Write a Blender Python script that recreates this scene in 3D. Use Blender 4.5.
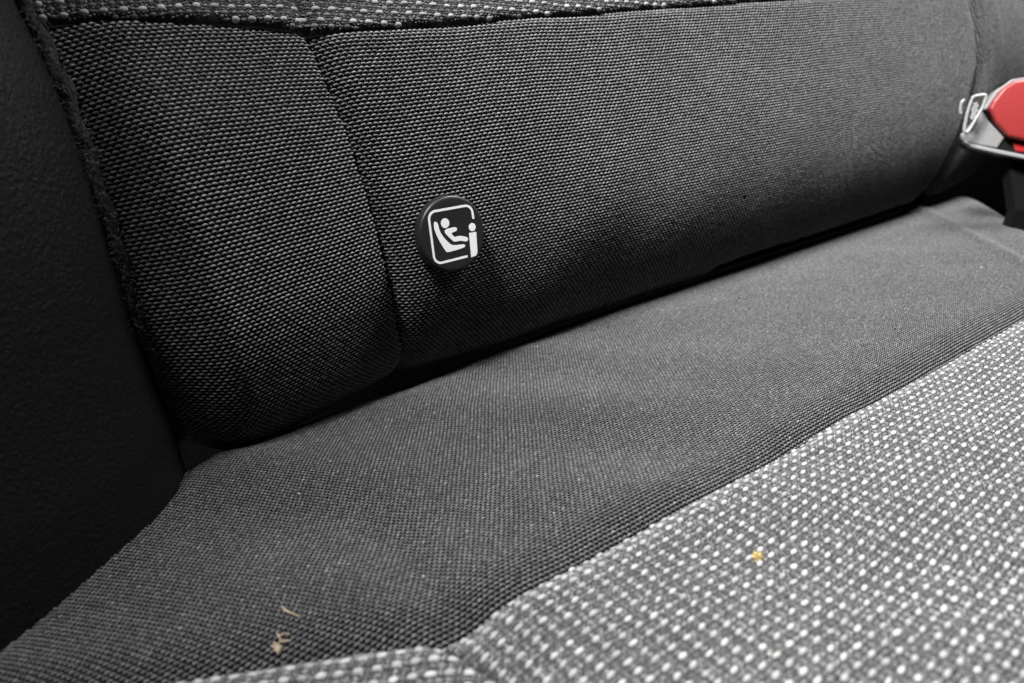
import bpy, bmesh, math, random
import numpy as np
from mathutils import Vector, Matrix
rng = np.random.default_rng(7); random.seed(7)
sc = bpy.context.scene
for o in list(bpy.data.objects): bpy.data.objects.remove(o)
R = math.radians

# ------------------------------------------------------------------ camera
# seat frame: X along the bench, Y towards the back of the car, Z up from the cushion
cam_d = bpy.data.cameras.new('camera'); cam = bpy.data.objects.new('camera', cam_d)
sc.collection.objects.link(cam); sc.camera = cam
CM = Matrix(((0.8103, 0.2682, -0.5210), (-0.5767, 0.2072, -0.7903), (-0.1040, 0.9408, 0.3226)))
CM = CM.to_quaternion().to_matrix().to_4x4()
CAM = Vector((-0.1197, -0.1941, 0.0844))
cam.matrix_world = Matrix.Translation(CAM) @ CM
cam_d.sensor_width = 36; cam_d.lens = 36 * 740 / 1024
cam_d.clip_start = 0.005; cam_d.clip_end = 20
cam_d.dof.use_dof = True; cam_d.dof.focus_distance = 0.198; cam_d.dof.aperture_fstop = 17

# ------------------------------------------------------------------ light
w = bpy.data.worlds.new('World'); sc.world = w; w.use_nodes = True
w.node_tree.nodes['Background'].inputs[0].default_value = (0.9, 0.95, 1.0, 1)
w.node_tree.nodes['Background'].inputs[1].default_value = 0.02
def area(name, loc, target, sx, sy, power, col):
    d = bpy.data.lights.new(name, 'AREA'); d.shape = 'RECTANGLE'; d.size = sx; d.size_y = sy
    d.energy = power; d.color = col
    o = bpy.data.objects.new(name, d); sc.collection.objects.link(o)
    o.location = loc; o.rotation_euler = (Vector(target) - Vector(loc)).to_track_quat('-Z', 'Y').to_euler()
    return o
area('roof_window_light', (-0.40, -0.19, 0.88), (0.14, -0.05, 0.0), 0.30, 0.22, 36, (0.985, 0.99, 1.0))
area('far_window_light', (0.42, -0.13, 0.56), (0.24, -0.02, 0.0), 0.24, 0.20, 6.4, (1.0, 0.99, 0.985))
sc.view_settings.view_transform = 'Standard'; sc.view_settings.look = 'None'
sc.view_settings.gamma = 1; sc.view_settings.exposure = 0

# ------------------------------------------------------------------ materials
def nt(name):
    m = bpy.data.materials.new(name); m.use_nodes = True
    n = m.node_tree.nodes; return m, n, m.node_tree.links, n['Principled BSDF']
def N(n, t, **k):
    x = n.new(t)
    for a, b in k.items(): setattr(x, a, b)
    return x
def yarn(name, stops, rough=.7, spec=.35, noise=.35, nscale=2500, fleck=None, tint=None):
    m, n, l, p = nt(name)
    g = N(n, 'ShaderNodeNewGeometry'); r = N(n, 'ShaderNodeValToRGB')
    els = r.color_ramp.elements
    els[0].position = stops[0][0]; els[0].color = (*stops[0][1], 1)
    els[1].position = stops[-1][0]; els[1].color = (*stops[-1][1], 1)
    for s, c in stops[1:-1]:
        e = els.new(s); e.color = (*c, 1)
    l.new(g.outputs['Random Per Island'], r.inputs[0])
    tc = N(n, 'ShaderNodeTexCoord'); no = N(n, 'ShaderNodeTexNoise'); no.inputs['Scale'].default_value = nscale
    no.inputs['Detail'].default_value = 3
    l.new(tc.outputs['Object'], no.inputs['Vector'])
    mr = N(n, 'ShaderNodeMapRange'); mr.inputs['To Min'].default_value = 1 - noise; mr.inputs['To Max'].default_value = 1 + noise
    mr.inputs['From Min'].default_value = .3; mr.inputs['From Max'].default_value = .7
    l.new(no.outputs['Fac'], mr.inputs['Value'])
    n2 = N(n, 'ShaderNodeTexNoise'); n2.inputs['Scale'].default_value = 45; n2.inputs['Detail'].default_value = 4
    l.new(tc.outputs['Object'], n2.inputs['Vector'])
    m2 = N(n, 'ShaderNodeMapRange'); m2.inputs['To Min'].default_value = .93; m2.inputs['To Max'].default_value = 1.07
    m2.inputs['From Min'].default_value = .3; m2.inputs['From Max'].default_value = .7
    l.new(n2.outputs['Fac'], m2.inputs['Value'])
    mm = N(n, 'ShaderNodeMath', operation='MULTIPLY'); l.new(mr.outputs[0], mm.inputs[0]); l.new(m2.outputs[0], mm.inputs[1])
    mx = N(n, 'ShaderNodeVectorMath', operation='SCALE')
    l.new(r.outputs[0], mx.inputs[0]); l.new(mm.outputs[0], mx.inputs['Scale'])
    l.new(mx.outputs[0], p.inputs['Base Color'])
    p.inputs['Roughness'].default_value = rough; p.inputs['Specular IOR Level'].default_value = spec
    b = N(n, 'ShaderNodeBump'); b.inputs['Strength'].default_value = .5; b.inputs['Distance'].default_value = .0001
    l.new(no.outputs['Fac'], b.inputs['Height']); l.new(b.outputs[0], p.inputs['Normal'])
    return m
def plain(name, col, rough=.6, spec=.4, metal=0, bump=None, bscale=200, bdist=.0003, coat=0, vary=.0):
    m, n, l, p = nt(name)
    p.inputs['Base Color'].default_value = (*col, 1); p.inputs['Roughness'].default_value = rough
    p.inputs['Specular IOR Level'].default_value = spec; p.inputs['Metallic'].default_value = metal
    p.inputs['Coat Weight'].default_value = coat
    tc = N(n, 'ShaderNodeTexCoord'); no = N(n, 'ShaderNodeTexNoise'); no.inputs['Scale'].default_value = bscale
    no.inputs['Detail'].default_value = 5
    l.new(tc.outputs['Object'], no.inputs['Vector'])
    mr = N(n, 'ShaderNodeMapRange'); mr.inputs['To Min'].default_value = 1 - vary; mr.inputs['To Max'].default_value = 1 + vary
    mr.inputs['From Min'].default_value = .3; mr.inputs['From Max'].default_value = .7
    l.new(no.outputs['Fac'], mr.inputs['Value'])
    mx = N(n, 'ShaderNodeVectorMath', operation='SCALE'); mx.inputs[0].default_value = col
    l.new(mr.outputs[0], mx.inputs['Scale']); l.new(mx.outputs[0], p.inputs['Base Color'])
    if bump:
        b = N(n, 'ShaderNodeBump'); b.inputs['Strength'].default_value = bump; b.inputs['Distance'].default_value = bdist
        l.new(no.outputs['Fac'], b.inputs['Height']); l.new(b.outputs[0], p.inputs['Normal'])
    return m
def g3(v, t=(1, 1, 1)): return (v * t[0], v * t[1], v * t[2])
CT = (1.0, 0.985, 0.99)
M_back = yarn('charcoal_yarn_lit_back', [(0, g3(.14, CT)), (.5, g3(.195, CT)), (.985, g3(.24, CT)), (1, g3(.26, CT))])  # same charcoal cloth as the cushion, colour raised to stand in for light
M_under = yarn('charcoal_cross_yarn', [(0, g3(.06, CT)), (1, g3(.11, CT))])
M_cush = yarn('charcoal_yarn_dimmed_seat', [(0, g3(.060, CT)), (.5, g3(.092, CT)), (.985, g3(.128, CT)), (1, g3(.20, CT))])  # seat-back cloth again, colour lowered to take light off the cushion
M_cunder = yarn('charcoal_seat_cross_yarn', [(0, g3(.06, CT)), (1, g3(.10, CT))])
M_ground = plain('black_fabric_ground', (.003, .003, .003), .95, .02, bump=.6, bscale=900, vary=.3)
M_tground = plain('dark_grey_tweed_ground', (.026, .025, .026), .9, .15, bump=.8, bscale=1500, vary=.5)
M_white = yarn('off_white_slub_yarn', [(0, (.215, .211, .204)), (.5, (.275, .27, .262)), (1, (.35, .344, .335))], .75, .15, .22, 3200)
M_grey = yarn('mid_grey_slub_yarn', [(0, (.050, .049, .049)), (.6, (.078, .0765, .0765)), (1, (.135, .132, .130))], .7, .3, .3)
M_speck = yarn('fine_silver_yarn', [(0, (.060, .059, .059)), (.5, (.115, .113, .111)), (1, (.225, .221, .217))], .6, .4, .3)
M_felt = plain('black_felt', (.02, .018, .019), .95, .1, bump=1, bscale=900, bdist=.0008, vary=.6)
M_fibre = yarn('grey_felt_fibre', [(0, (.03, .028, .03)), (1, (.11, .10, .10))], .9, .1)
M_floor = plain('black_carpet', (.002, .002, .002), .95, .02, bump=.8, bscale=400, vary=.4)

# ------------------------------------------------------------------ helpers
def link(o, parent=None):
    sc.collection.objects.link(o)
    if parent: o.parent = parent
    return o
def tag(o, label=None, cat=None, group=None, kind=None):
    if label: o['label'] = label
    if cat: o['category'] = cat
    if group: o['group'] = group
    if kind: o['kind'] = kind
    return o
def empty(name, loc=(0, 0, 0)):
    o = bpy.data.objects.new(name, None); o.location = loc; o.empty_display_size = .01; return link(o)
def raw(name, V, F, mats, parent=None, smooth=True, mi=None):
    """V (n,3) array, F (m,k) int array of equal-size faces; parents sit at the origin or are subtracted"""
    V = np.asarray(V, dtype=np.float32)
    if parent is not None:
        pl = parent.matrix_world.translation if parent.parent is None else parent.parent.location
        off = Vector(parent.location) if parent.parent is None else Vector(parent.parent.location)
        V = V - np.array(off, dtype=np.float32)
    me = bpy.data.meshes.new(name); F = np.asarray(F, dtype=np.int32); k = F.shape[1]
    me.vertices.add(len(V)); me.vertices.foreach_set('co', V.ravel())
    me.loops.add(F.size); me.loops.foreach_set('vertex_index', F.ravel())
    me.polygons.add(len(F)); me.polygons.foreach_set('loop_start', np.arange(0, F.size, k, dtype=np.int32))
    if mi is not None: me.polygons.foreach_set('material_index', mi.astype(np.int32))
    me.polygons.foreach_set('use_smooth', np.full(len(F), smooth))
    for m in (mats if isinstance(mats, (list, tuple)) else [mats]): me.materials.append(m)
    me.update(calc_edges=True)
    return link(bpy.data.objects.new(name, me), parent)
def normals(S, u, v, e=2e-4):
    a = S(u + e, v) - S(u - e, v); b = S(u, v + e) - S(u, v - e)
    n = np.cross(a, b); return n / np.maximum(np.linalg.norm(n, axis=-1, keepdims=True), 1e-12)
def panel(name, S, U, V0, V1, nv, mat, parent, lift=0):
    """sheet over u in U, v from V0(u) to V1(u)"""
    t = np.linspace(0, 1, nv)[None, :]; u = U[:, None] + 0 * t
    a = V0(U)[:, None]; b = V1(U)[:, None]; v = a + (b - a) * t
    P = S(u.ravel(), v.ravel()) + (normals(S, u.ravel(), v.ravel()) * lift if lift else 0)
    nu = len(U); i = np.arange(nu * nv).reshape(nu, nv)
    F = np.stack([i[:-1, :-1], i[1:, :-1], i[1:, 1:], i[:-1, 1:]], -1).reshape(-1, 4)
    return raw(name, P, F, mat, parent)
CMn = np.array(CM.to_3x3()); CAMn = np.array(CAM)
def seen(P):     # only the cloth a viewer near the photograph's position could see
    c = (P - CAMn) @ CMn; d = np.maximum(-c[:, 2], 1e-3)
    return (c[:, 2] < -.02) & (np.abs(c[:, 0] / d) * 740 < 690) & (np.abs(c[:, 1] / d) * 740 < 500)
def floats(name, S, specs, mats, parent, K=8):
    """yarn floats: every one a small raised bead lying on the surface S.
    specs: list of (u, v, half length, half width, height, angle, material index)"""
    VV = []; FF = []; MI = []; base = 0
    K0 = K
    for (u, v, la, wa, h, ang, mi, *lo) in specs:
        if len(u) == 0: continue
        kp = seen(S(u, v)); u, v, la, wa, h, ang = u[kp], v[kp], la[kp], wa[kp], h[kp], (ang[kp] if np.ndim(ang) else np.full(kp.sum(), ang))
        n = len(u)
        if n == 0: continue
        low = bool(lo and lo[0]); K = (5 if K0 > 5 else 4) if low else K0
        rings = [(1.0, -.25), (.66, .75)] if low or K0 < 6 else [(1.0, -.25), (.93, .35), (.62, .82)]
        Q = len(rings) - 1; th = np.arange(K) * 2 * np.pi / K + .3; cu, su = np.cos(th), np.sin(th)
        pts = []
        for (r, z) in rings:
            du = r * la[:, None] * cu[None]; dv = r * wa[:, None] * su[None]
            pts.append((du, dv, z * h[:, None] + 0 * du))
        pts.append((np.zeros((n, 1)), np.zeros((n, 1)), h[:, None]))
        du = np.concatenate([p[0] for p in pts], 1); dv = np.concatenate([p[1] for p in pts], 1); dz = np.concatenate([p[2] for p in pts], 1)
        ca, sa = np.cos(ang)[:, None], np.sin(ang)[:, None]
        uu = u[:, None] + du * ca - dv * sa; vv = v[:, None] + du * sa + dv * ca
        P = S(uu.ravel(), vv.ravel()).reshape(n, -1, 3)
        nn = normals(S, u, v)
        P = P + nn[:, None, :] * dz[..., None]
        m = P.shape[1]
        f = []
        for q in range(Q):
            for k in range(K):
                k2 = (k + 1) % K
                a, b, c, d = q * K + k, q * K + k2, (q + 1) * K + k2, (q + 1) * K + k
                f += [(a, b, c), (a, c, d)]
        for k in range(K): f.append((Q * K + k, Q * K + (k + 1) % K, (Q + 1) * K))
        f = np.array(f)
        F = (f[None] + (base + np.arange(n) * m)[:, None, None]).reshape(-1, 3)
        VV.append(P.reshape(-1, 3)); FF.append(F); MI.append(np.full(len(F), mi)); base += n * m
    o = raw(name, np.concatenate(VV), np.concatenate(FF), mats, parent, mi=np.concatenate(MI))
    return tag(o, kind='stuff')
def jit(n, a, s): return a * (1 + s * rng.standard_normal(n))
def warp(u, v, a=.00007):
    return (u + a * np.sin(v * 410 + 3 * np.sin(u * 37)) + a * np.sin(v * 95 + 1.3) * 2,
            v + a * np.sin(u * 310 + 2 * np.sin(v * 41)) + a * 2 * np.sin(u * 71 + .4))
def plain_weave(name, S, u0, u1, v0, v1, pu, pv, inside, mats, parent, ang=0., K=6, h=.00028, shear=0., slant=.14, fill=(.40, .275)):
    """basket cloth: raised floats along the row, staggered, with low cross floats between them"""
    ca, sa = math.cos(ang), math.sin(ang)
    cu, cv = (u0 + u1) / 2, (v0 + v1) / 2; r = math.hypot(u1 - u0, v1 - v0) / 2
    cu = round(cu / pu) * pu; cv = round(cv / (2 * pv)) * 2 * pv
    I, J = np.meshgrid(np.arange(-int(r / pu) - 2, int(r / pu) + 3), np.arange(-int(r / pv) - 2, int(r / pv) + 3), indexing='ij')
    a = (I + .5 * (J % 2)) * pu + J * shear; b = J * pv + 0. * I
    def place(a, b):
        uu = cu + a * ca - b * sa; vv = cv + a * sa + b * ca
        uu, vv = warp(uu, vv)
        return uu.ravel(), vv.ravel()
    out = []
    u, v = place(a, b); u = u + rng.normal(0, pu * .025, u.shape); v = v + rng.normal(0, pv * .03, v.shape)
    k = inside(u, v); u, v = u[k], v[k]; n = len(u)
    out.append((u, v, jit(n, pu * fill[0], .06), jit(n, pv * fill[1], .06), jit(n, h, .12), ang + slant + rng.normal(0, .07, n), 0))
    u, v = place(a + pu * .43, b - pv * .18); k = inside(u, v); u, v = u[k], v[k]; n = len(u)
    out.append((u, v, jit(n, pu * .10, .12), jit(n, pv * .44, .12), jit(n, h * .62, .18), ang + .25 + rng.normal(0, .1, n), 1, True))
    return floats(name, S, out, mats, parent, K)
def tweed(name, S, u0, u1, v0, v1, pu, pv, inside, parent, ang=0., skew=0., K=8, h=.00046, stretch=1.0, white=(.26, .22)):
    """slub cloth: square lattice of off-white beads, grey beads between, fine silver yarns running along the rows"""
    ca, sa = math.cos(ang), math.sin(ang)
    cu, cv = (u0 + u1) / 2, (v0 + v1) / 2; r = math.hypot(u1 - u0, v1 - v0) / 2
    I, J = np.meshgrid(np.arange(-int(r / pu) - 1, int(r / pu) + 2), np.arange(-int(r / pv) - 1, int(r / pv) + 2), indexing='ij')
    def place(di, dj, s):
        a = (I + di) * pu + (J + dj) * skew; b = (J + dj) * pv + 0. * I
        uu = cu + a * ca - b * sa; vv = cv + a * sa + b * ca
        uu, vv = warp(uu, vv, .00012); uu = uu.ravel(); vv = vv.ravel()
        uu = uu + rng.normal(0, pu * s, uu.shape); vv = vv + rng.normal(0, pv * s, vv.shape)
        k = inside(uu, vv); return uu[k], vv[k]
    out = []
    def add(di, dj, la, wa, hh, an, mi, s=.012, js=.07, drop=0, da=.08, low=False):
        u, v = place(di, dj, s)
        if drop: k = rng.random(len(u)) > drop; u, v = u[k], v[k]
        n = len(u)
        out.append((u, v, jit(n, pu * la, js), jit(n, pv * wa, js), jit(n, h * hh, .15), ang + an + rng.normal(0, da, n), mi, low))
    add(0, 0, white[0] * stretch, white[1], 1.0, .05, 0, .014)
    add(.5, .5, .20 * stretch, .19, .65, .05, 1, .015)
    add(.5, 0, .16, .11, .55, .25, 2, .02, low=True)
    add(0, .5, .13, .12, .5, .5, 2, .025, low=True)
    for q, (di, dj) in enumerate(((.27, .2), (.73, .78), (.25, .75), (.75, .25), (.36, .05), (.64, .95), (.02, .33), (.98, .68), (.5, .26), (.5, .76), (.14, .5), (.86, .5))):
        add(di, dj, .10, .075, .5, .35 if di < .5 else -.2, (2, 1)[q % 2], .02, .2, .06, .25, True)
    add(.5, .02, .44, .06, .3, .0, 1, .01, low=True)
    add(.0, .5, .44, .06, .3, .0, 1, .01, low=True)
    return floats(name, S, out, [M_white, M_grey, M_speck], parent, K)
def smooth(x): x = np.clip(x, 0, 1); return x * x * (3 - 2 * x)
def roll(d, w_, depth):      # edge of a stuffed panel rolling down into its seam
    return -depth * (1 - np.clip(d / w_, 0, 1)) ** 2

# ------------------------------------------------------------------ surfaces
SS = np.linspace(-.04, .24, 1121)
AL = np.radians(np.interp(SS, [-.04, -.02, -.008, .003, .013, .03, .045, .08, .11, .13, .24], [-100, -86, -62, -40, -25, -14, -3, 12, 24, 26, 27]))
PY = np.concatenate([[0], np.cumsum(np.sin((AL[1:] + AL[:-1]) / 2) * np.diff(SS))])
PZ = np.concatenate([[0], np.cumsum(np.cos((AL[1:] + AL[:-1]) / 2) * np.diff(SS))])
PY += -.008 - np.interp(.045, SS, PY); PZ += .0475 - np.interp(.045, SS, PZ)
def base_back(x, s, h):
    al = np.interp(s, SS, AL)
    y = np.interp(s, SS, PY); z = np.interp(s, SS, PZ)
    return np.stack([x, y - np.cos(al) * h, z + np.sin(al) * h], -1)
def seamX(s): return np.interp(s, [-.04, .0077, .018, .0316, .0576, .0787, .1007, .24], [-.0285, -.0292, -.0316, -.0338, -.0368, -.0392, -.0425, -.046])
def feltX(s): return np.interp(s, [-.04, .014, .041, .08, .094, .108, .24], [-.096, -.0972, -.0998, -.1000, -.1006, -.1023, -.114])
def rightX(s): return np.interp(s, [-.04, .03, .052, .07, .1, .24], [.270, .290, .299, .307, .307, .306])
def topS(x): return np.interp(x, [-.12, -.089, -.057, -.0465, -.0395, .151, .32, .5], [.1076, .1062, .1040, .1027, .1014, .1048, .1082, .111])
def lump(x, s): return (.0006 - .0005 * smooth(x / .12)) * np.sin(x * 61 + s * 40 + .7) * np.sin(s * 53 + 1.1) + (.0004 - .0003 * smooth(x / .12)) * np.sin(x * 117 - s * 80)
def S_centre(x, s):
    h = roll(x - seamX(s), .009, .0036) + roll(topS(x) - s, .003, .0010) + roll(rightX(s) - x, .012, .006) + lump(x, s) 
    return base_back(x, s, h)
def S_side(x, s):
    a = feltX(s); b = seamX(s); t = np.clip((x - a) / (b - a), 0, 1)
    h = .0105 * smooth(t / .30) * (1 - t ** 1.25) * (1 - .55 * smooth((s - .075) / .03)) - .0012  + roll(b - x, .003, .0012) + roll(x - a, .004, .0012)
    h = h + roll(topS(x) - s, .003, .0010) + .5 * lump(x + .2, s) 
    return base_back(x, s, h)
def S_right(x, s):
    h = roll(x - rightX(s), .010, .005) - .1 * np.maximum(x - rightX(s) - .02, 0) + roll(topS(x) - s, .005, .002) * (x < .4)
    return base_back(x, s, h)
def S_band(x, s):
    b = seamX(s)
    h = .0004 + roll(s - topS(x), .002, .0016) + roll(np.abs(x - b), .004, .0015)
    h = h + np.where(x < b, .0020 * np.sin(np.pi * np.clip((x - feltX(s)) / (b - feltX(s)), 0, 1)), 0)
    return base_back(x, s, h)
def seamY(x):
    y = np.interp(x, [-.21, -.1187, -.1097, -.1008, -.0906, -.0841, -.0792, -.0760, .5], [-.033, -.0783, -.0823, -.0870, -.0930, -.0975, -.1005, -.1013, -.1030])
    return y
EA, EB = np.array([-.094, .008]), np.array([-.1395, -.0425])
ed = (EB - EA) / np.linalg.norm(EB - EA); en = np.array([-ed[1], ed[0]])      # into the cushion
if np.dot(en, np.array([0, -.1]) - EA) < 0: en = -en
FA, FB = np.array([.325, .004]), np.array([.236, -.064]); fd = (FB - FA) / np.linalg.norm(FB - FA); fn = np.array([-fd[1], fd[0]])
if np.dot(fn, np.array([0, -.1]) - FA) < 0: fn = -fn
RA = np.array([.2625, -.0126]); rd = np.array([.1952, -.0769]) - RA; rd /= np.linalg.norm(rd); rn = np.array([-rd[1], rd[0]])
def cush_z(x, y):
    z = .0006 - 10. * np.maximum(y + .007 - .008 * smooth((x + .01) / .08), 0) ** 2
    e = (x - EA[0]) * en[0] + (y - EA[1]) * en[1]
    k = np.maximum(.010 - e, 0); z = z - np.where(k < .02, 24 * k * k, 24 * .0004 + .96 * (k - .02))
    z = z - .5 * np.maximum(.045 - e, 0) ** 2
    f = (x - FA[0]) * fn[0] + (y - FA[1]) * fn[1]
    k = np.maximum(.006 - f, 0); z = z - np.where(k < .02, 24 * k * k, 24 * .0004 + .96 * (k - .02))
    r = (x - RA[0]) * rn[0] + (y - RA[1]) * rn[1]
    z = z + .0014 * np.exp(-(r / .003) ** 2) * smooth((x - .16) / .05)
    # soft folds of the stretched cover
    P0 = np.array([-.068, -.040]); P1 = np.array([-.0745, -.1035]); dd = (P1 - P0) / np.linalg.norm(P1 - P0)
    q = (x - P0[0]) * (-dd[1]) + (y - P0[1]) * dd[0]; along = (x - P0[0]) * dd[0] + (y - P0[1]) * dd[1]
    z = z - .0016 * np.exp(-(q / .006) ** 2) * smooth(along / .05)
    z = z + (.0010 - .0008 * smooth((x - .0) / .10)) * np.sin(x * 48 + y * 30 + .5) * np.sin(y * 61 - x * 15 + .3) + (.0004 - .00036 * smooth(x / .08)) * np.sin(x * 120 + y * 90)
    return z
def S_rear(x, y):
    d = y - seamY(x)
    z = cush_z(x, y) + roll(d, .012, .0032)
    return np.stack([x, y, z], -1)
def S_insert(x, y):
    d = seamY(x) - y
    z = cush_z(x, y) + .0008 + roll(d, .006, .0026) + roll(np.abs(x - splitX(y)) , .003, .0012)
    return np.stack([x, y, z], -1)
def splitX(y): return -.0795 + (-.1010 - y) * .25

# ------------------------------------------------------------------ setting
def slab(name, x0, x1, y0, y1, z):
    V = [(x0, y0, z), (x1, y0, z), (x1, y1, z), (x0, y1, z)]
    o = raw(name, V, [(0, 1, 2, 3)], M_floor); return tag(o, kind='structure')
slab('floor', -1.2, 1.2, -1.0, .6, -.09)
V = [(-1.2, .13, -.09), (1.2, .13, -.09), (1.2, .25, .7), (-1.2, .25, .7)]
tag(raw('wall', V, [(0, 1, 2, 3)], M_floor), kind='structure')

# ------------------------------------------------------------------ backrest
back = tag(empty('rear_seat_back', (0, 0, 0)), 'upright charcoal woven rear seat back with pale tweed top band and a round badge', 'seat back')
lin = lambda a, b, st: np.linspace(a, b, int(round((b - a) / st)) + 1)
def uv_panel(name, S, xa, xb, sa, sb, nx, ns, mat, parent):
    """sheet whose side borders follow xa(s), xb(s) and lower/upper borders sa(x), sb(x)"""
    t = np.linspace(0, 1, nx); q = np.linspace(0, 1, ns)
    T, Q = np.meshgrid(t, q, indexing='ij')
    s = .05 + 0 * T
    for _ in range(4):
        x = xa(s) + (xb(s) - xa(s)) * T
        s = sa(x) + (sb(x) - sa(x)) * Q
    P = S(x.ravel(), s.ravel()); i = np.arange(nx * ns).reshape(nx, ns)
    F = np.stack([i[:-1, :-1], i[1:, :-1], i[1:, 1:], i[:-1, 1:]], -1).reshape(-1, 4)
    return raw(name, P, F, mat, parent)
c_ = lambda v: (lambda a: v + 0 * a)
pc = uv_panel('centre_panel', S_centre, seamX, rightX, c_(-.035), topS, 300, 110, M_ground, back)
ps = uv_panel('side_panel', S_side, feltX, seamX, c_(-.035), topS, 70, 110, M_ground, back)
pr = uv_panel('side_panel', S_right, rightX, c_(.62), c_(-.03), topS, 100, 60, M_ground, back)
pb = uv_panel('tweed_band', S_band, seamX, c_(.62), topS, c_(.2), 330, 60, M_tground, back)
pb2 = uv_panel('tweed_band', S_band, lambda s: feltX(s) - .004, seamX, topS, c_(.2), 60, 60, M_tground, back)
ps['label'] = 'padded charcoal side panel bulging beside the black vinyl trim'
pr['label'] = 'charcoal panel at the far end behind the red buckle'
PU, PV = .00168, .00103
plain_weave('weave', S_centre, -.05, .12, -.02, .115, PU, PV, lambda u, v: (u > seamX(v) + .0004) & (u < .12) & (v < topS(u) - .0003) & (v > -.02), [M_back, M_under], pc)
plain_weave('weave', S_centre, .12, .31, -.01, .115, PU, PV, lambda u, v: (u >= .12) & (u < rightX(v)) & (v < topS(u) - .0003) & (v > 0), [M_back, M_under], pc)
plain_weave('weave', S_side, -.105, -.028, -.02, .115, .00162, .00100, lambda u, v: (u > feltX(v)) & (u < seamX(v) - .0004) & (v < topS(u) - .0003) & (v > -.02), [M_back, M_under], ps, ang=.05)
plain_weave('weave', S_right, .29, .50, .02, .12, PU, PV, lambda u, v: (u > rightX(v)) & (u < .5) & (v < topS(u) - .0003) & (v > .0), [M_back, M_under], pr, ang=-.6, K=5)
tweed('slub_weave', S_band, -.045, .33, .10, .14, .0044, .0030, lambda u, v: (u > seamX(v) - .0004) & (u < .33) & (v > topS(u) + .0007) & (v < .14), pb, ang=-.10, skew=-.0006)
tweed('slub_weave', S_band, -.12, -.04, .10, .14, .0040, .0030, lambda u, v: (u < seamX(v) - .0001) & (u > feltX(v) - .004) & (v > topS(u) + .0007) & (v < .14), pb2, ang=.0)

# ------------------------------------------------------------------ cushion
cushion = tag(empty('seat_cushion', (0, 0, 0)), 'rear seat cushion, charcoal weave at the back and pale grey tweed in front', 'seat cushion')
X1 = lin(-.165, .52, .0015)
rp = panel('rear_panel', S_rear, X1, seamY, c_(.045), 110, M_ground, cushion)
ip = uv_panel('tweed_insert', S_insert, lambda y: splitX(y), c_(.45), c_(-.26), seamY, 300, 80, M_tground, cushion)
lp = uv_panel('tweed_strip', S_insert, c_(-.21), lambda y: splitX(y), c_(-.26), seamY, 70, 100, M_tground, cushion)
lp['label'] = 'tweed piece at the near corner with its slubs stretched sideways'
CU, CV = .00122, .00088
inr = lambda a, b: (lambda u, v: (u >= a) & (u < b) & (v > seamY(u) + .0004) & (v < .012) & ((u - FA[0]) * fn[0] + (v - FA[1]) * fn[1] > -.01) & ((u - EA[0]) * en[0] + (v - EA[1]) * en[1] > -.012))
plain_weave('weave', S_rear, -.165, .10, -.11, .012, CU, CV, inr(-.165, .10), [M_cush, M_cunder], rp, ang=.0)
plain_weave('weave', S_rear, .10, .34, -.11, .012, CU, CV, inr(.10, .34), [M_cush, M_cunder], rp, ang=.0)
tweed('slub_weave', S_insert, -.08, .20, -.175, -.10, .00345, .00222, lambda u, v: (u > splitX(v) + .0004) & (u < .17) & (v < seamY(u) - .0003) & (v > -.175) & (v > -.175 - 0 * u), ip, ang=.02)
tweed('slub_weave', S_insert, -.14, -.07, -.135, -.075, .0030, .0030, lambda u, v: (u < splitX(v) - .0003) & (u > -.145) & (v < seamY(u) - .0003) & (v > -.14), lp, ang=-.55, skew=.0004, white=(.31, .2))

# ------------------------------------------------------------------ vinyl side trim
m, n, l, p = nt('black_grained_vinyl')
p.inputs['Base Color'].default_value = (.0055, .0055, .0057, 1); p.inputs['Roughness'].default_value = .5; p.inputs['Specular IOR Level'].default_value = .13
tc = N(n, 'ShaderNodeTexCoord'); vo = N(n, 'ShaderNodeTexVoronoi'); vo.feature = 'SMOOTH_F1'; vo.inputs['Scale'].default_value = 1100
no = N(n, 'ShaderNodeTexNoise'); no.inputs['Scale'].default_value = 500; no.inputs['Detail'].default_value = 5
ds = N(n, 'ShaderNodeVectorMath', operation='MULTIPLY_ADD'); l.new(no.outputs['Color'], ds.inputs[0]); ds.inputs[1].default_value = (.002,) * 3; l.new(tc.outputs['Object'], ds.inputs[2])
l.new(ds.outputs[0], vo.inputs['Vector'])
ad = N(n, 'ShaderNodeMath', operation='ADD'); l.new(vo.outputs['Distance'], ad.inputs[0]); l.new(no.outputs['Fac'], ad.inputs[1])
b = N(n, 'ShaderNodeBump'); b.inputs['Strength'].default_value = .8; b.inputs['Distance'].default_value = .0003
l.new(ad.outputs[0], b.inputs['Height']); l.new(b.outputs[0], p.inputs['Normal'])
M_vinyl = m
trim = tag(empty('side_trim', (0, 0, 0)), 'black grained vinyl side trim left of the seat with a fuzzy felt edge', 'side trim')
def S_trim(t, s):
    """t: distance out from the felt edge"""
    P = base_back(feltX(s), s, -.004 + 0 * s)
    lo = smooth((.045 - s) / .03); z = P[..., 2] * (1 - lo) + (s + .0020) * lo + np.maximum(s - .24, 0)
    y0 = P[..., 1] * (1 - lo) + (-.004 + .10 * np.maximum(.045 - s, 0)) * lo
    bul = .012 * (1 - np.exp(-t / .010)) + .004 * np.sin(t * 30)
    f = np.exp(-np.maximum(t - .01, 0) / .05); y0 = y0 * f + -.008 * (1 - f) - .25 * np.maximum(s - .20, 0) * (1 - f)
    x = feltX(s) - .76 * t + .60 * bul + .16 * np.maximum(s - .20, 0) * smooth(t / .04); y = y0 - .55 * t ** 1.02 - .75 * bul + .004  # out-of-view upper part raised and leaned in to shade the seat's left
    return np.stack([x, y, z], -1)
T = np.concatenate([np.linspace(0, .04, 60), np.linspace(.043, .30, 60)])
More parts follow.
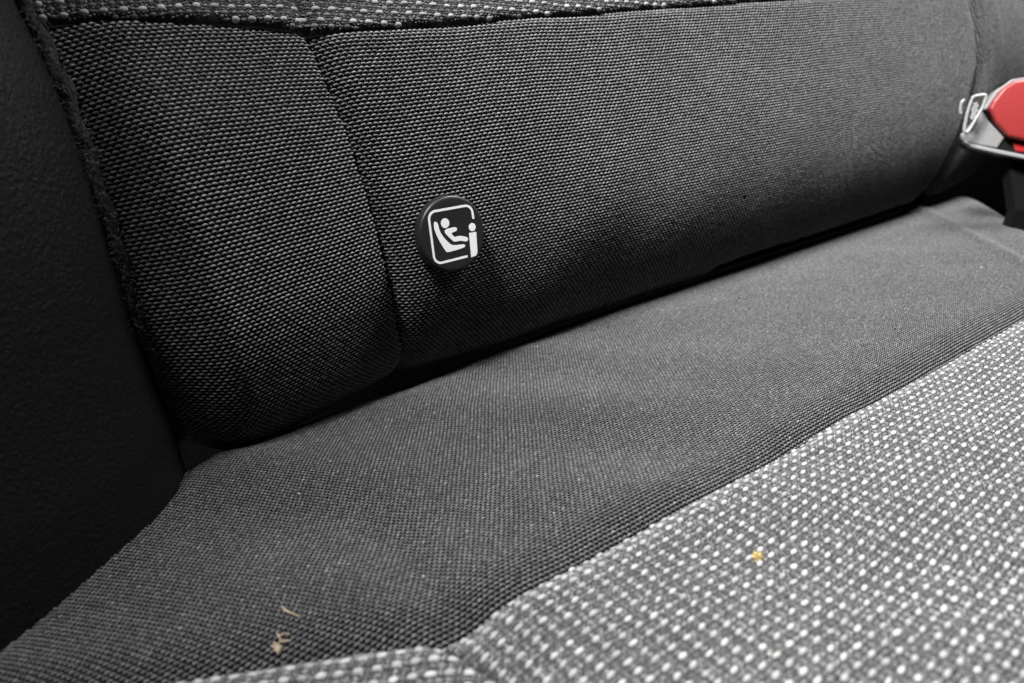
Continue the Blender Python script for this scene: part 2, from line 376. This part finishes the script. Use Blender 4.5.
tt = np.repeat(T[:, None], 164, 1); s_ = np.repeat(np.concatenate([np.linspace(-.12, .15, 130), np.linspace(.155, .35, 34)])[None], len(T), 0)
P = S_trim(tt.ravel(), s_.ravel()); i = np.arange(tt.size).reshape(tt.shape)
raw('vinyl_cover', P, np.stack([i[:-1, :-1], i[:-1, 1:], i[1:, 1:], i[1:, :-1]], -1).reshape(-1, 4), M_vinyl, trim)

def tubes(name, paths, radii, mat, parent, K=6, cap=True):
    VV = []; FF = []; base = 0
    for pth, rad in zip(paths, radii):
        pth = np.asarray(pth, float); n_ = len(pth); rad = np.broadcast_to(rad, (n_,))
        tg = np.gradient(pth, axis=0); tg /= np.linalg.norm(tg, axis=1, keepdims=True) + 1e-12
        ref = np.array([0, 0, 1.]) if abs(tg[0, 2]) < .9 else np.array([1., 0, 0])
        a = np.cross(tg, ref); a /= np.linalg.norm(a, axis=1, keepdims=True) + 1e-12; b_ = np.cross(tg, a)
        th = np.arange(K) * 2 * np.pi / K
        V = pth[:, None] + rad[:, None, None] * (a[:, None] * np.cos(th)[None, :, None] + b_[:, None] * np.sin(th)[None, :, None])
        idx = np.arange(n_ * K).reshape(n_, K) + base
        F = np.stack([idx[:-1], np.roll(idx, -1, 1)[:-1], np.roll(idx, -1, 1)[1:], idx[1:]], -1).reshape(-1, 4)
        VV.append(V.reshape(-1, 3)); FF.append(F); base += n_ * K
    return raw(name, np.concatenate(VV), np.concatenate(FF), mat, parent)
# felt edge: a lumpy strip along the joint, with loose fibres
s = np.linspace(-.004, .16, 260)
pth = base_back(feltX(s) + .0004 * np.sin(s * 500), s, -.0006 + .0006 * np.sin(s * 230) + 0 * s)
rad = .0019 + .0002 * np.sin(s * 700) + .0003 * rng.standard_normal(len(s))
rad = np.convolve(np.pad(rad, 3, mode='edge'), np.ones(7) / 7, 'valid')
fe = tubes('felt_edge', [pth], [rad], M_felt, trim, K=14)
paths = []; rads = []
for k in range(1500):
    q = rng.uniform(-.002, .125); c = base_back(np.array([feltX(q)]), np.array([q]), np.array([.0012]))[0] + rng.normal(0, .0011, 3)
    d = rng.normal(0, 1, 3) + np.array([-.2, -.7, 0]); d /= np.linalg.norm(d); L = rng.uniform(.0007, .0019)*(1 if rng.random()<.95 else 1.8)
    e = rng.normal(0, 1, 3) * .5
    paths.append([c, c + d * L * .4, c + d * L * .75 + e * L * .3, c + (d * .6 + e * .7) * L]); rads.append(np.array([.00007, .00007, .00006, .00002]))
tag(tubes('fuzz', paths, rads, M_fibre, fe, K=3), kind='stuff')

# ------------------------------------------------------------------ child seat anchor badge
FC = Vector((-.0136, -.0116, .0471)); bn = Vector((.017, -.999, .035)).normalized()
bu = Vector((-bn.y, bn.x, 0)).normalized(); bv = bn.cross(bu)
BM = Matrix((bu, bv, bn)).transposed().to_4x4(); BM.translation = FC - bu * .0017 - bv * .0001; BM = BM @ Matrix.Scale(.965, 4)
badge = tag(empty('anchor_badge'), 'round glossy black plastic badge with white child seat pictogram on the backrest', 'badge')
badge.matrix_world = BM
M_bplast = plain('black_badge_plastic', (.014, .014, .015), .42, .5, bump=.15, bscale=1800, bdist=.0001)
M_ink = plain('white_pictogram_paint', (.88, .88, .87), .5, .4, vary=.03, bscale=600)
def lathe(name, prof, mat, parent, K=96):
    V = []; th = np.arange(K) * 2 * np.pi / K
    for r, z in prof: V.append(np.stack([r * np.cos(th), r * np.sin(th), z + 0 * th], -1))
    n_ = len(prof); idx = np.arange(n_ * K).reshape(n_, K)
    F = np.stack([idx[:-1], np.roll(idx, -1, 1)[:-1], np.roll(idx, -1, 1)[1:], idx[1:]], -1).reshape(-1, 4)
    me = bpy.data.meshes.new(name); me.from_pydata(np.concatenate(V).tolist(), [], F.tolist())
    me.polygons.foreach_set('use_smooth', [True] * len(me.polygons)); me.materials.append(mat)
    return link(bpy.data.objects.new(name, me), parent)
lathe('disc', [(r_ * 1.035, z_) for r_, z_ in [(.0004, 0), (.0080, .00002), (.0099, 0), (.0103, -.00008), (.0106, -.0003), (.01080, -.0006), (.01090, -.0013), (.01085, -.0032), (.0103, -.0042)]], M_bplast, badge)
def prism(name, pts, z0, z1, mat, parent, bev=0, sm=False, segs=2):
    bm = bmesh.new(); vs = [bm.verts.new((x, y, z0)) for x, y in pts]; f = bm.faces.new(vs)
    if f.normal.z < 0: f.normal_flip()
    r = bmesh.ops.extrude_face_region(bm, geom=[f]); 
    bmesh.ops.translate(bm, vec=(0, 0, z1 - z0), verts=[v for v in r['geom'] if isinstance(v, bmesh.types.BMVert)])
    bmesh.ops.recalc_face_normals(bm, faces=bm.faces)
    if bev: bmesh.ops.bevel(bm, geom=list(bm.edges), offset=bev, segments=segs, affect='EDGES', profile=.6)
    me = bpy.data.meshes.new(name); bm.to_mesh(me); bm.free(); me.materials.append(mat)
    if sm:
        for q in me.polygons: q.use_smooth = True
    return link(bpy.data.objects.new(name, me), parent)
def spline(pts, k=6, closed=True):
    P = np.array(pts, float); n_ = len(P); out = []
    rg = range(n_ if closed else n_ - 1)
    for i in rg:
        g = lambda j: P[(i + j) % n_] if closed else P[min(max(i + j, 0), n_ - 1)]
        p0, p1, p2, p3 = g(-1), g(0), g(1), g(2)
        for t in np.arange(k) / k:
            out.append(.5 * ((2 * p1) + (-p0 + p2) * t + (2 * p0 - 5 * p1 + 4 * p2 - p3) * t * t + (-p0 + 3 * p1 - 3 * p2 + p3) * t ** 3))
    if not closed: out.append(P[-1])
    return np.array(out)
mm = 1e-3
Z0, Z1 = -.00005, .00010
def arc(cx, cy, r, a0, a1, k=8): return [(cx + r * math.cos(R(a)), cy + r * math.sin(R(a))) for a in np.linspace(a0, a1, k)]
cl = [(7.70, 3.05)] + arc(5.3, 5.0, 2.35, 0, 90) + arc(-5.0, 5.3, 2.3, 90, 180) + arc(-5.3, -5.2, 2.3, 180, 270) + [(3.75, -7.52)]
cl = np.array(cl); tg = np.gradient(cl, axis=0); tg /= np.linalg.norm(tg, axis=1, keepdims=True); nr = np.stack([-tg[:, 1], tg[:, 0]], -1)
wd = .34
ring = np.concatenate([cl + nr * wd, (cl - nr * wd)[::-1]]) * mm
# frame line as a strip of quads with thickness
k = len(cl); A = np.concatenate([cl + nr * wd, cl - nr * wd]) * mm
V = np.concatenate([np.c_[A, np.full(2 * k, Z1)], np.c_[A, np.full(2 * k, Z0)]])
F = []
for i in range(k - 1):
    F += [(i, i + 1, k + i + 1, k + i), (i, i + 2 * k, i + 1 + 2 * k, i + 1), (k + i, k + i + 1, 3 * k + i + 1, 3 * k + i)]
me = bpy.data.meshes.new('border_line'); me.from_pydata(V.tolist(), [], F); me.materials.append(M_ink); link(bpy.data.objects.new('border_line', me), badge)
def disc_pts(cx, cy, r, k=32): return [((cx + r * math.cos(a)) * mm, (cy + r * math.sin(a)) * mm) for a in np.arange(k) * 2 * math.pi / k]
seat = [(-5.95, 4.0), (-5.6, 4.55), (-5.1, 4.5), (-4.66, 3.9), (-4.33, 1.69), (-3.27, -.52), (-1.3, -2.85), (.6, -3.45), (3.0, -3.72), (3.45, -4.15), (2.9, -4.65), (.2, -4.85), (-2.8, -4.85), (-3.6, -4.1), (-5.2, -.6), (-6.0, 2.3)]
prism('seat_symbol', spline(np.array(seat) * mm, 4), Z0, Z1, M_ink, badge)
body = [(-2.75, 1.25), (-2.2, 1.72), (-1.1, 1.85), (.9, 1.82), (1.5, 1.3), (1.1, .68), (-.3, .45), (-.45, .1), (.35, -.95), (2.2, -1.0), (4.2, -1.7), (4.8, -2.4), (4.1, -3.05), (2.1, -2.45), (.0, -2.3), (-1.1, -1.25), (-2.45, .4)]
prism('child_symbol', spline(np.array(body) * mm, 4), Z0, Z1, M_ink, badge)
prism('child_head_symbol', disc_pts(-2.2, 3.6, 1.42), Z0, Z1, M_ink, badge)
prism('adult_head_symbol', disc_pts(6.85, .72, 1.2), Z0, Z1, M_ink, badge)
bar = [(5.45, -.82), (8.0, -.93)] + [(7.45, -6.9), (7.2, -7.5), (6.7, -7.95), (5.0, -8.1)]
prism('adult_body_symbol', np.array(bar) * mm, Z0, Z1, M_ink, badge)

# ------------------------------------------------------------------ belt buckle
M_red = plain('red_buckle_plastic', (.26, .022, .021), .42, .5, bump=.25, bscale=900, bdist=.0002, vary=.05)
M_redd = plain('red_buckle_inner_plastic', (.35, .012, .015), .5, .4)
M_shell = plain('buckle_plastic_grey_reflection', (.24, .237, .232), .4, .5, bump=.3, bscale=1400, bdist=.0001, vary=.12)  # shiny black plastic, its reflected light painted in as grey
M_lip = plain('pale_buckle_rim_plastic', (.30, .295, .29), .4, .5, bump=.2, bscale=900, bdist=.0001)
M_blk = plain('black_buckle_plastic', (.005, .005, .005), .6, .2)
M_metal = plain('bright_plated_steel', (.30, .30, .29), .3, .6, metal=.15, bump=.3, bscale=600, bdist=.0003, vary=.1)
D = .33
def at(px, py, d):      # point on the buckle's plane, in metres
    c = CM.to_3x3() @ Vector(((px - 512) / 740, (341.5 - py) / 740, -1)); return CAM + c * d
bc = at(1006, 122, D)
rx = CM.to_3x3() @ Vector((1, 0, 0)); ry = CM.to_3x3() @ Vector((0, 1, 0)); rz = CM.to_3x3() @ Vector((0, 0, 1))
BK = Matrix((rx, ry, rz)).transposed().to_4x4(); BK = BK @ Matrix.Rotation(R(-14), 4, 'Y') @ Matrix.Rotation(R(8), 4, 'X'); BK.translation = bc
buckle = tag(empty('belt_buckle'), 'seat belt buckle with bright red press button and shiny black casing at the far end', 'belt buckle')
buckle.matrix_world = BK
s_ = D / 740
def P2(pts): return [((x - 1006) * s_ * 1.03, -(y - 122) * s_) for x, y in pts]
shell = P2([(1008, 80), (1070, 74), (1092, 100), (1090, 150), (1075, 172), (1040, 165), (979, 144), (974, 139), (974, 131), (989, 110), (996, 93)])
prism('casing', shell, -.014, -.0012, M_blk, buckle, bev=.0008, sm=False)
prism('face_plate', P2([(985.5, 110), (990, 119), (1005, 137), (999.5, 147), (975, 140.5), (968.5, 137), (967.6, 132)]), -.0030, .0004, M_shell, buckle, bev=.0006)
prism('rim', P2([(970, 136.5), (975, 140.8), (1000, 148.5), (1040, 160), (1075, 167), (1074, 171), (1040, 164), (1000, 152.5), (975, 144.5), (970, 140)]), -.004, .0009, M_lip, buckle, bev=.0005)
prism('trim_edge', P2([(985, 108.5), (995, 92), (1009, 81.2), (1068, 76), (1068, 79), (1010, 84), (997, 94), (988, 109)]), -.006, .0006, M_shell, buckle, bev=.0004)
prism('press_button', P2([(988.3, 109), (992, 101), (1000, 89.5), (1009, 84), (1066, 80), (1084, 104), (1078, 134), (1066, 150), (1024, 142.5), (1006.5, 137.2), (996, 124)]), -.006, .0034, M_red, buckle, bev=.0016, sm=True, segs=4)
prism('inner_catch', P2([(1013, 142), (1060, 150), (1058, 160), (1016, 151)]), -.006, -.0004, M_redd, buckle, bev=.0005)
# stalk running down into the gap
a = Vector(bc) - rz * .010 + rx * .018 - ry * .008
pth = [a, a - ry * .03 + rx * .004, a - ry * .06 + Vector((.005, .01, -.01)), a - ry * .10 + Vector((.01, .03, -.02))]
V = []
for q in pth:
    for (i, j) in ((-1, -1), (1, -1), (1, 1), (-1, 1)): V.append(q + rx * .013 * i + rz * .003 * j)
F = []
for k in range(3):
    for i in range(4): F.append((4 * k + i, 4 * k + (i + 1) % 4, 4 * k + 4 + (i + 1) % 4, 4 * k + 4 + i))
inv = BK.inverted(); V = [inv @ v for v in V]
me = bpy.data.meshes.new('stalk'); me.from_pydata([tuple(v) for v in V], [], F); me.materials.append(M_blk); link(bpy.data.objects.new('stalk', me), buckle)

# metal loop beside the buckle
loop = tag(empty('metal_loop'), 'small shiny metal loop between the backrest and the red buckle', 'metal loop')
DL = .326; LM = BK.copy(); LM.translation = at(975, 114, DL); loop.matrix_world = LM
sl = DL / 740
def P3(pts, z=0): return [((x - 975) * sl, -(y - 114) * sl, z) for x, y in pts]
def ltube(name, pts, rad, mat, closed=True, K=10, k=5):
    P = spline(pts, k, closed)
    if closed: P = np.concatenate([P, P[:2]])
    o = tubes(name, [P], [rad], mat, None, K=K); o.parent = loop; return o
ltube('wire', P3([(971.5, 100), (973, 97.4), (977, 96.6), (982, 96.2), (984, 97.5), (983.5, 101), (981, 109), (976, 119), (970, 130), (967.2, 131), (966, 128), (968, 113)]), .0007, M_metal)
ltube('back_wire', P3([(967, 98.5), (964.5, 101), (963.6, 107), (964.5, 112)], -.003), .0006, M_metal, closed=False)
prism('tongue', [(a, b) for a, b, _ in P3([(974, 103), (977, 102), (979, 106), (977.5, 108), (979, 111), (976.5, 113), (977, 116), (973, 120), (971.5, 117), (973, 113), (971.8, 109), (973.5, 107)])], -.003, -.001, M_metal, loop, bev=.0002)

# ------------------------------------------------------------------ crumbs and dust
M_crumb = plain('golden_crumb', (.40, .31, .12), .7, .3, bump=.8, bscale=1800, bdist=.0003, vary=.35)
M_straw = plain('pale_straw', (.33, .27, .19), .8, .2, vary=.4, bscale=900)
M_dust = plain('pale_dust', (.34, .33, .30), .8, .3, vary=.2, bscale=2000)
def surf(S, x, y, lift=.0004):
    u = np.array([x]); v = np.array([y]); return Vector((S(u, v) + normals(S, u, v) * lift)[0])
def blob(name, loc, r, mat, rough=.35, sc3=(1, 1, .7), sub=3, parent=None):
    bm = bmesh.new(); bmesh.ops.create_icosphere(bm, subdivisions=sub, radius=r)
    for v in bm.verts:
        q = v.co.normalized() * 3.1
        f = 1 + rough * (math.sin(q.x * 2.3 + loc[0] * 900) * math.sin(q.y * 2.9 + loc[1] * 700) + .5 * math.sin(q.z * 5 + q.x * 3)) + rough * .25 * random.uniform(-1, 1)
        v.co = Vector((v.co.x * sc3[0], v.co.y * sc3[1], v.co.z * sc3[2])) * f
    me = bpy.data.meshes.new(name); bm.to_mesh(me); bm.free(); me.materials.append(mat)
    o = link(bpy.data.objects.new(name, me), parent); o.location = loc; return o
o = blob('crumb', surf(S_insert, -.0257, -.1228, .0006), .00085, M_crumb, .55); tag(o, 'golden yellow crumb lying on the pale tweed insert', 'crumb')
def sliver(name, pts, r, mat):
    c = Vector(pts[0]); P = spline([tuple(Vector(p) - c) for p in pts], 4, False)
    t = np.linspace(0, 1, len(P)); rad = r * (.25 + np.sin(np.pi * np.clip(t * .9 + .08, 0, 1)))
    o = tubes(name, [P], [rad], mat, None, K=5); o.location = c; return o
o = sliver('straw_sliver', [surf(S_rear, -.0968, -.0755, .0006), surf(S_rear, -.0966, -.0775, .0008), surf(S_rear, -.0950, -.0805, .0005)], .00013, M_straw)
tag(o, 'thin dry straw sliver alone on the charcoal weave above the straw tuft', 'straw')
tuft = tag(empty('straw_tuft', surf(S_rear, -.0999, -.0823, .0004)), 'little tuft of broken straw on charcoal weave just behind the tweed corner', 'straw')
for k in range(7):
    cx_, cy_ = -.0999 + random.uniform(-.0011, .0011), -.0823 + random.uniform(-.0012, .0012)
    an = math.atan2(-.0026, .0018) + random.uniform(-.75, .75); L = random.uniform(.0006, .0013)
    A_ = surf(S_rear, cx_ - L * math.cos(an), cy_ - L * math.sin(an), random.uniform(.0003, .0005)) - tuft.location
    B_ = surf(S_rear, cx_ + L * math.cos(an), cy_ + L * math.sin(an), random.uniform(.0004, .0009)) - tuft.location
    bend = Vector((random.uniform(-.0002, .0002), random.uniform(-.0002, .0002), .0001))
    P = spline([tuple(A_), tuple((A_ + B_) / 2 + bend), tuple(B_)], 4, False)
    o = tubes('straw_piece', [P], [random.uniform(.00008, .00016) * (.3 + np.sin(np.pi * np.linspace(.05, .95, len(P))))], M_straw, None, K=5); o.parent = tuft
specks = [(S_rear, -.0337, -.0160, .00028, 'pale dust speck on charcoal cushion close to the backrest crease, left of another'),
          (S_rear, -.0063, -.0256, .00030, 'bright dust speck on charcoal cushion right of the badge, below the crease'),
          (S_rear, -.0794, -.0362, .00030, 'white dust speck on the charcoal cushion near the side panel corner'),
          (S_rear, -.0728, -.0843, .00032, 'tiny tan grain on the charcoal weave in the fold near the tweed corner'),
          (S_rear, -.0433, -.0867, .00026, 'pale dust speck on charcoal weave close to the tweed seam'),
          (S_insert, -.0444, -.1393, .00040, 'cream speck on the tweed insert near the bottom of the photo'),
          (S_rear, .181, -.068, .00045, 'faint speck beside the far fold of the cushion')]
for S_, x, y, r, lab in specks:
    tag(blob('dust_speck', surf(S_, x, y, .0005), r * .72, M_dust, .4, sub=2), lab, 'dust speck', 'dust specks on the seat')
lc = surf(S_rear, -.1245, -.0315, .0008)
a = np.linspace(0, 2 * np.pi * .8, 14); Pp = np.stack([.0009 * np.cos(a), .0006 * np.sin(a), .0003 * np.sin(a * 2)], -1)
o = tubes('lint_curl', [Pp], [.00012], M_dust, None, K=5); o.location = lc; tag(o, 'curled bit of grey lint on the cushion beside the black trim', 'lint')
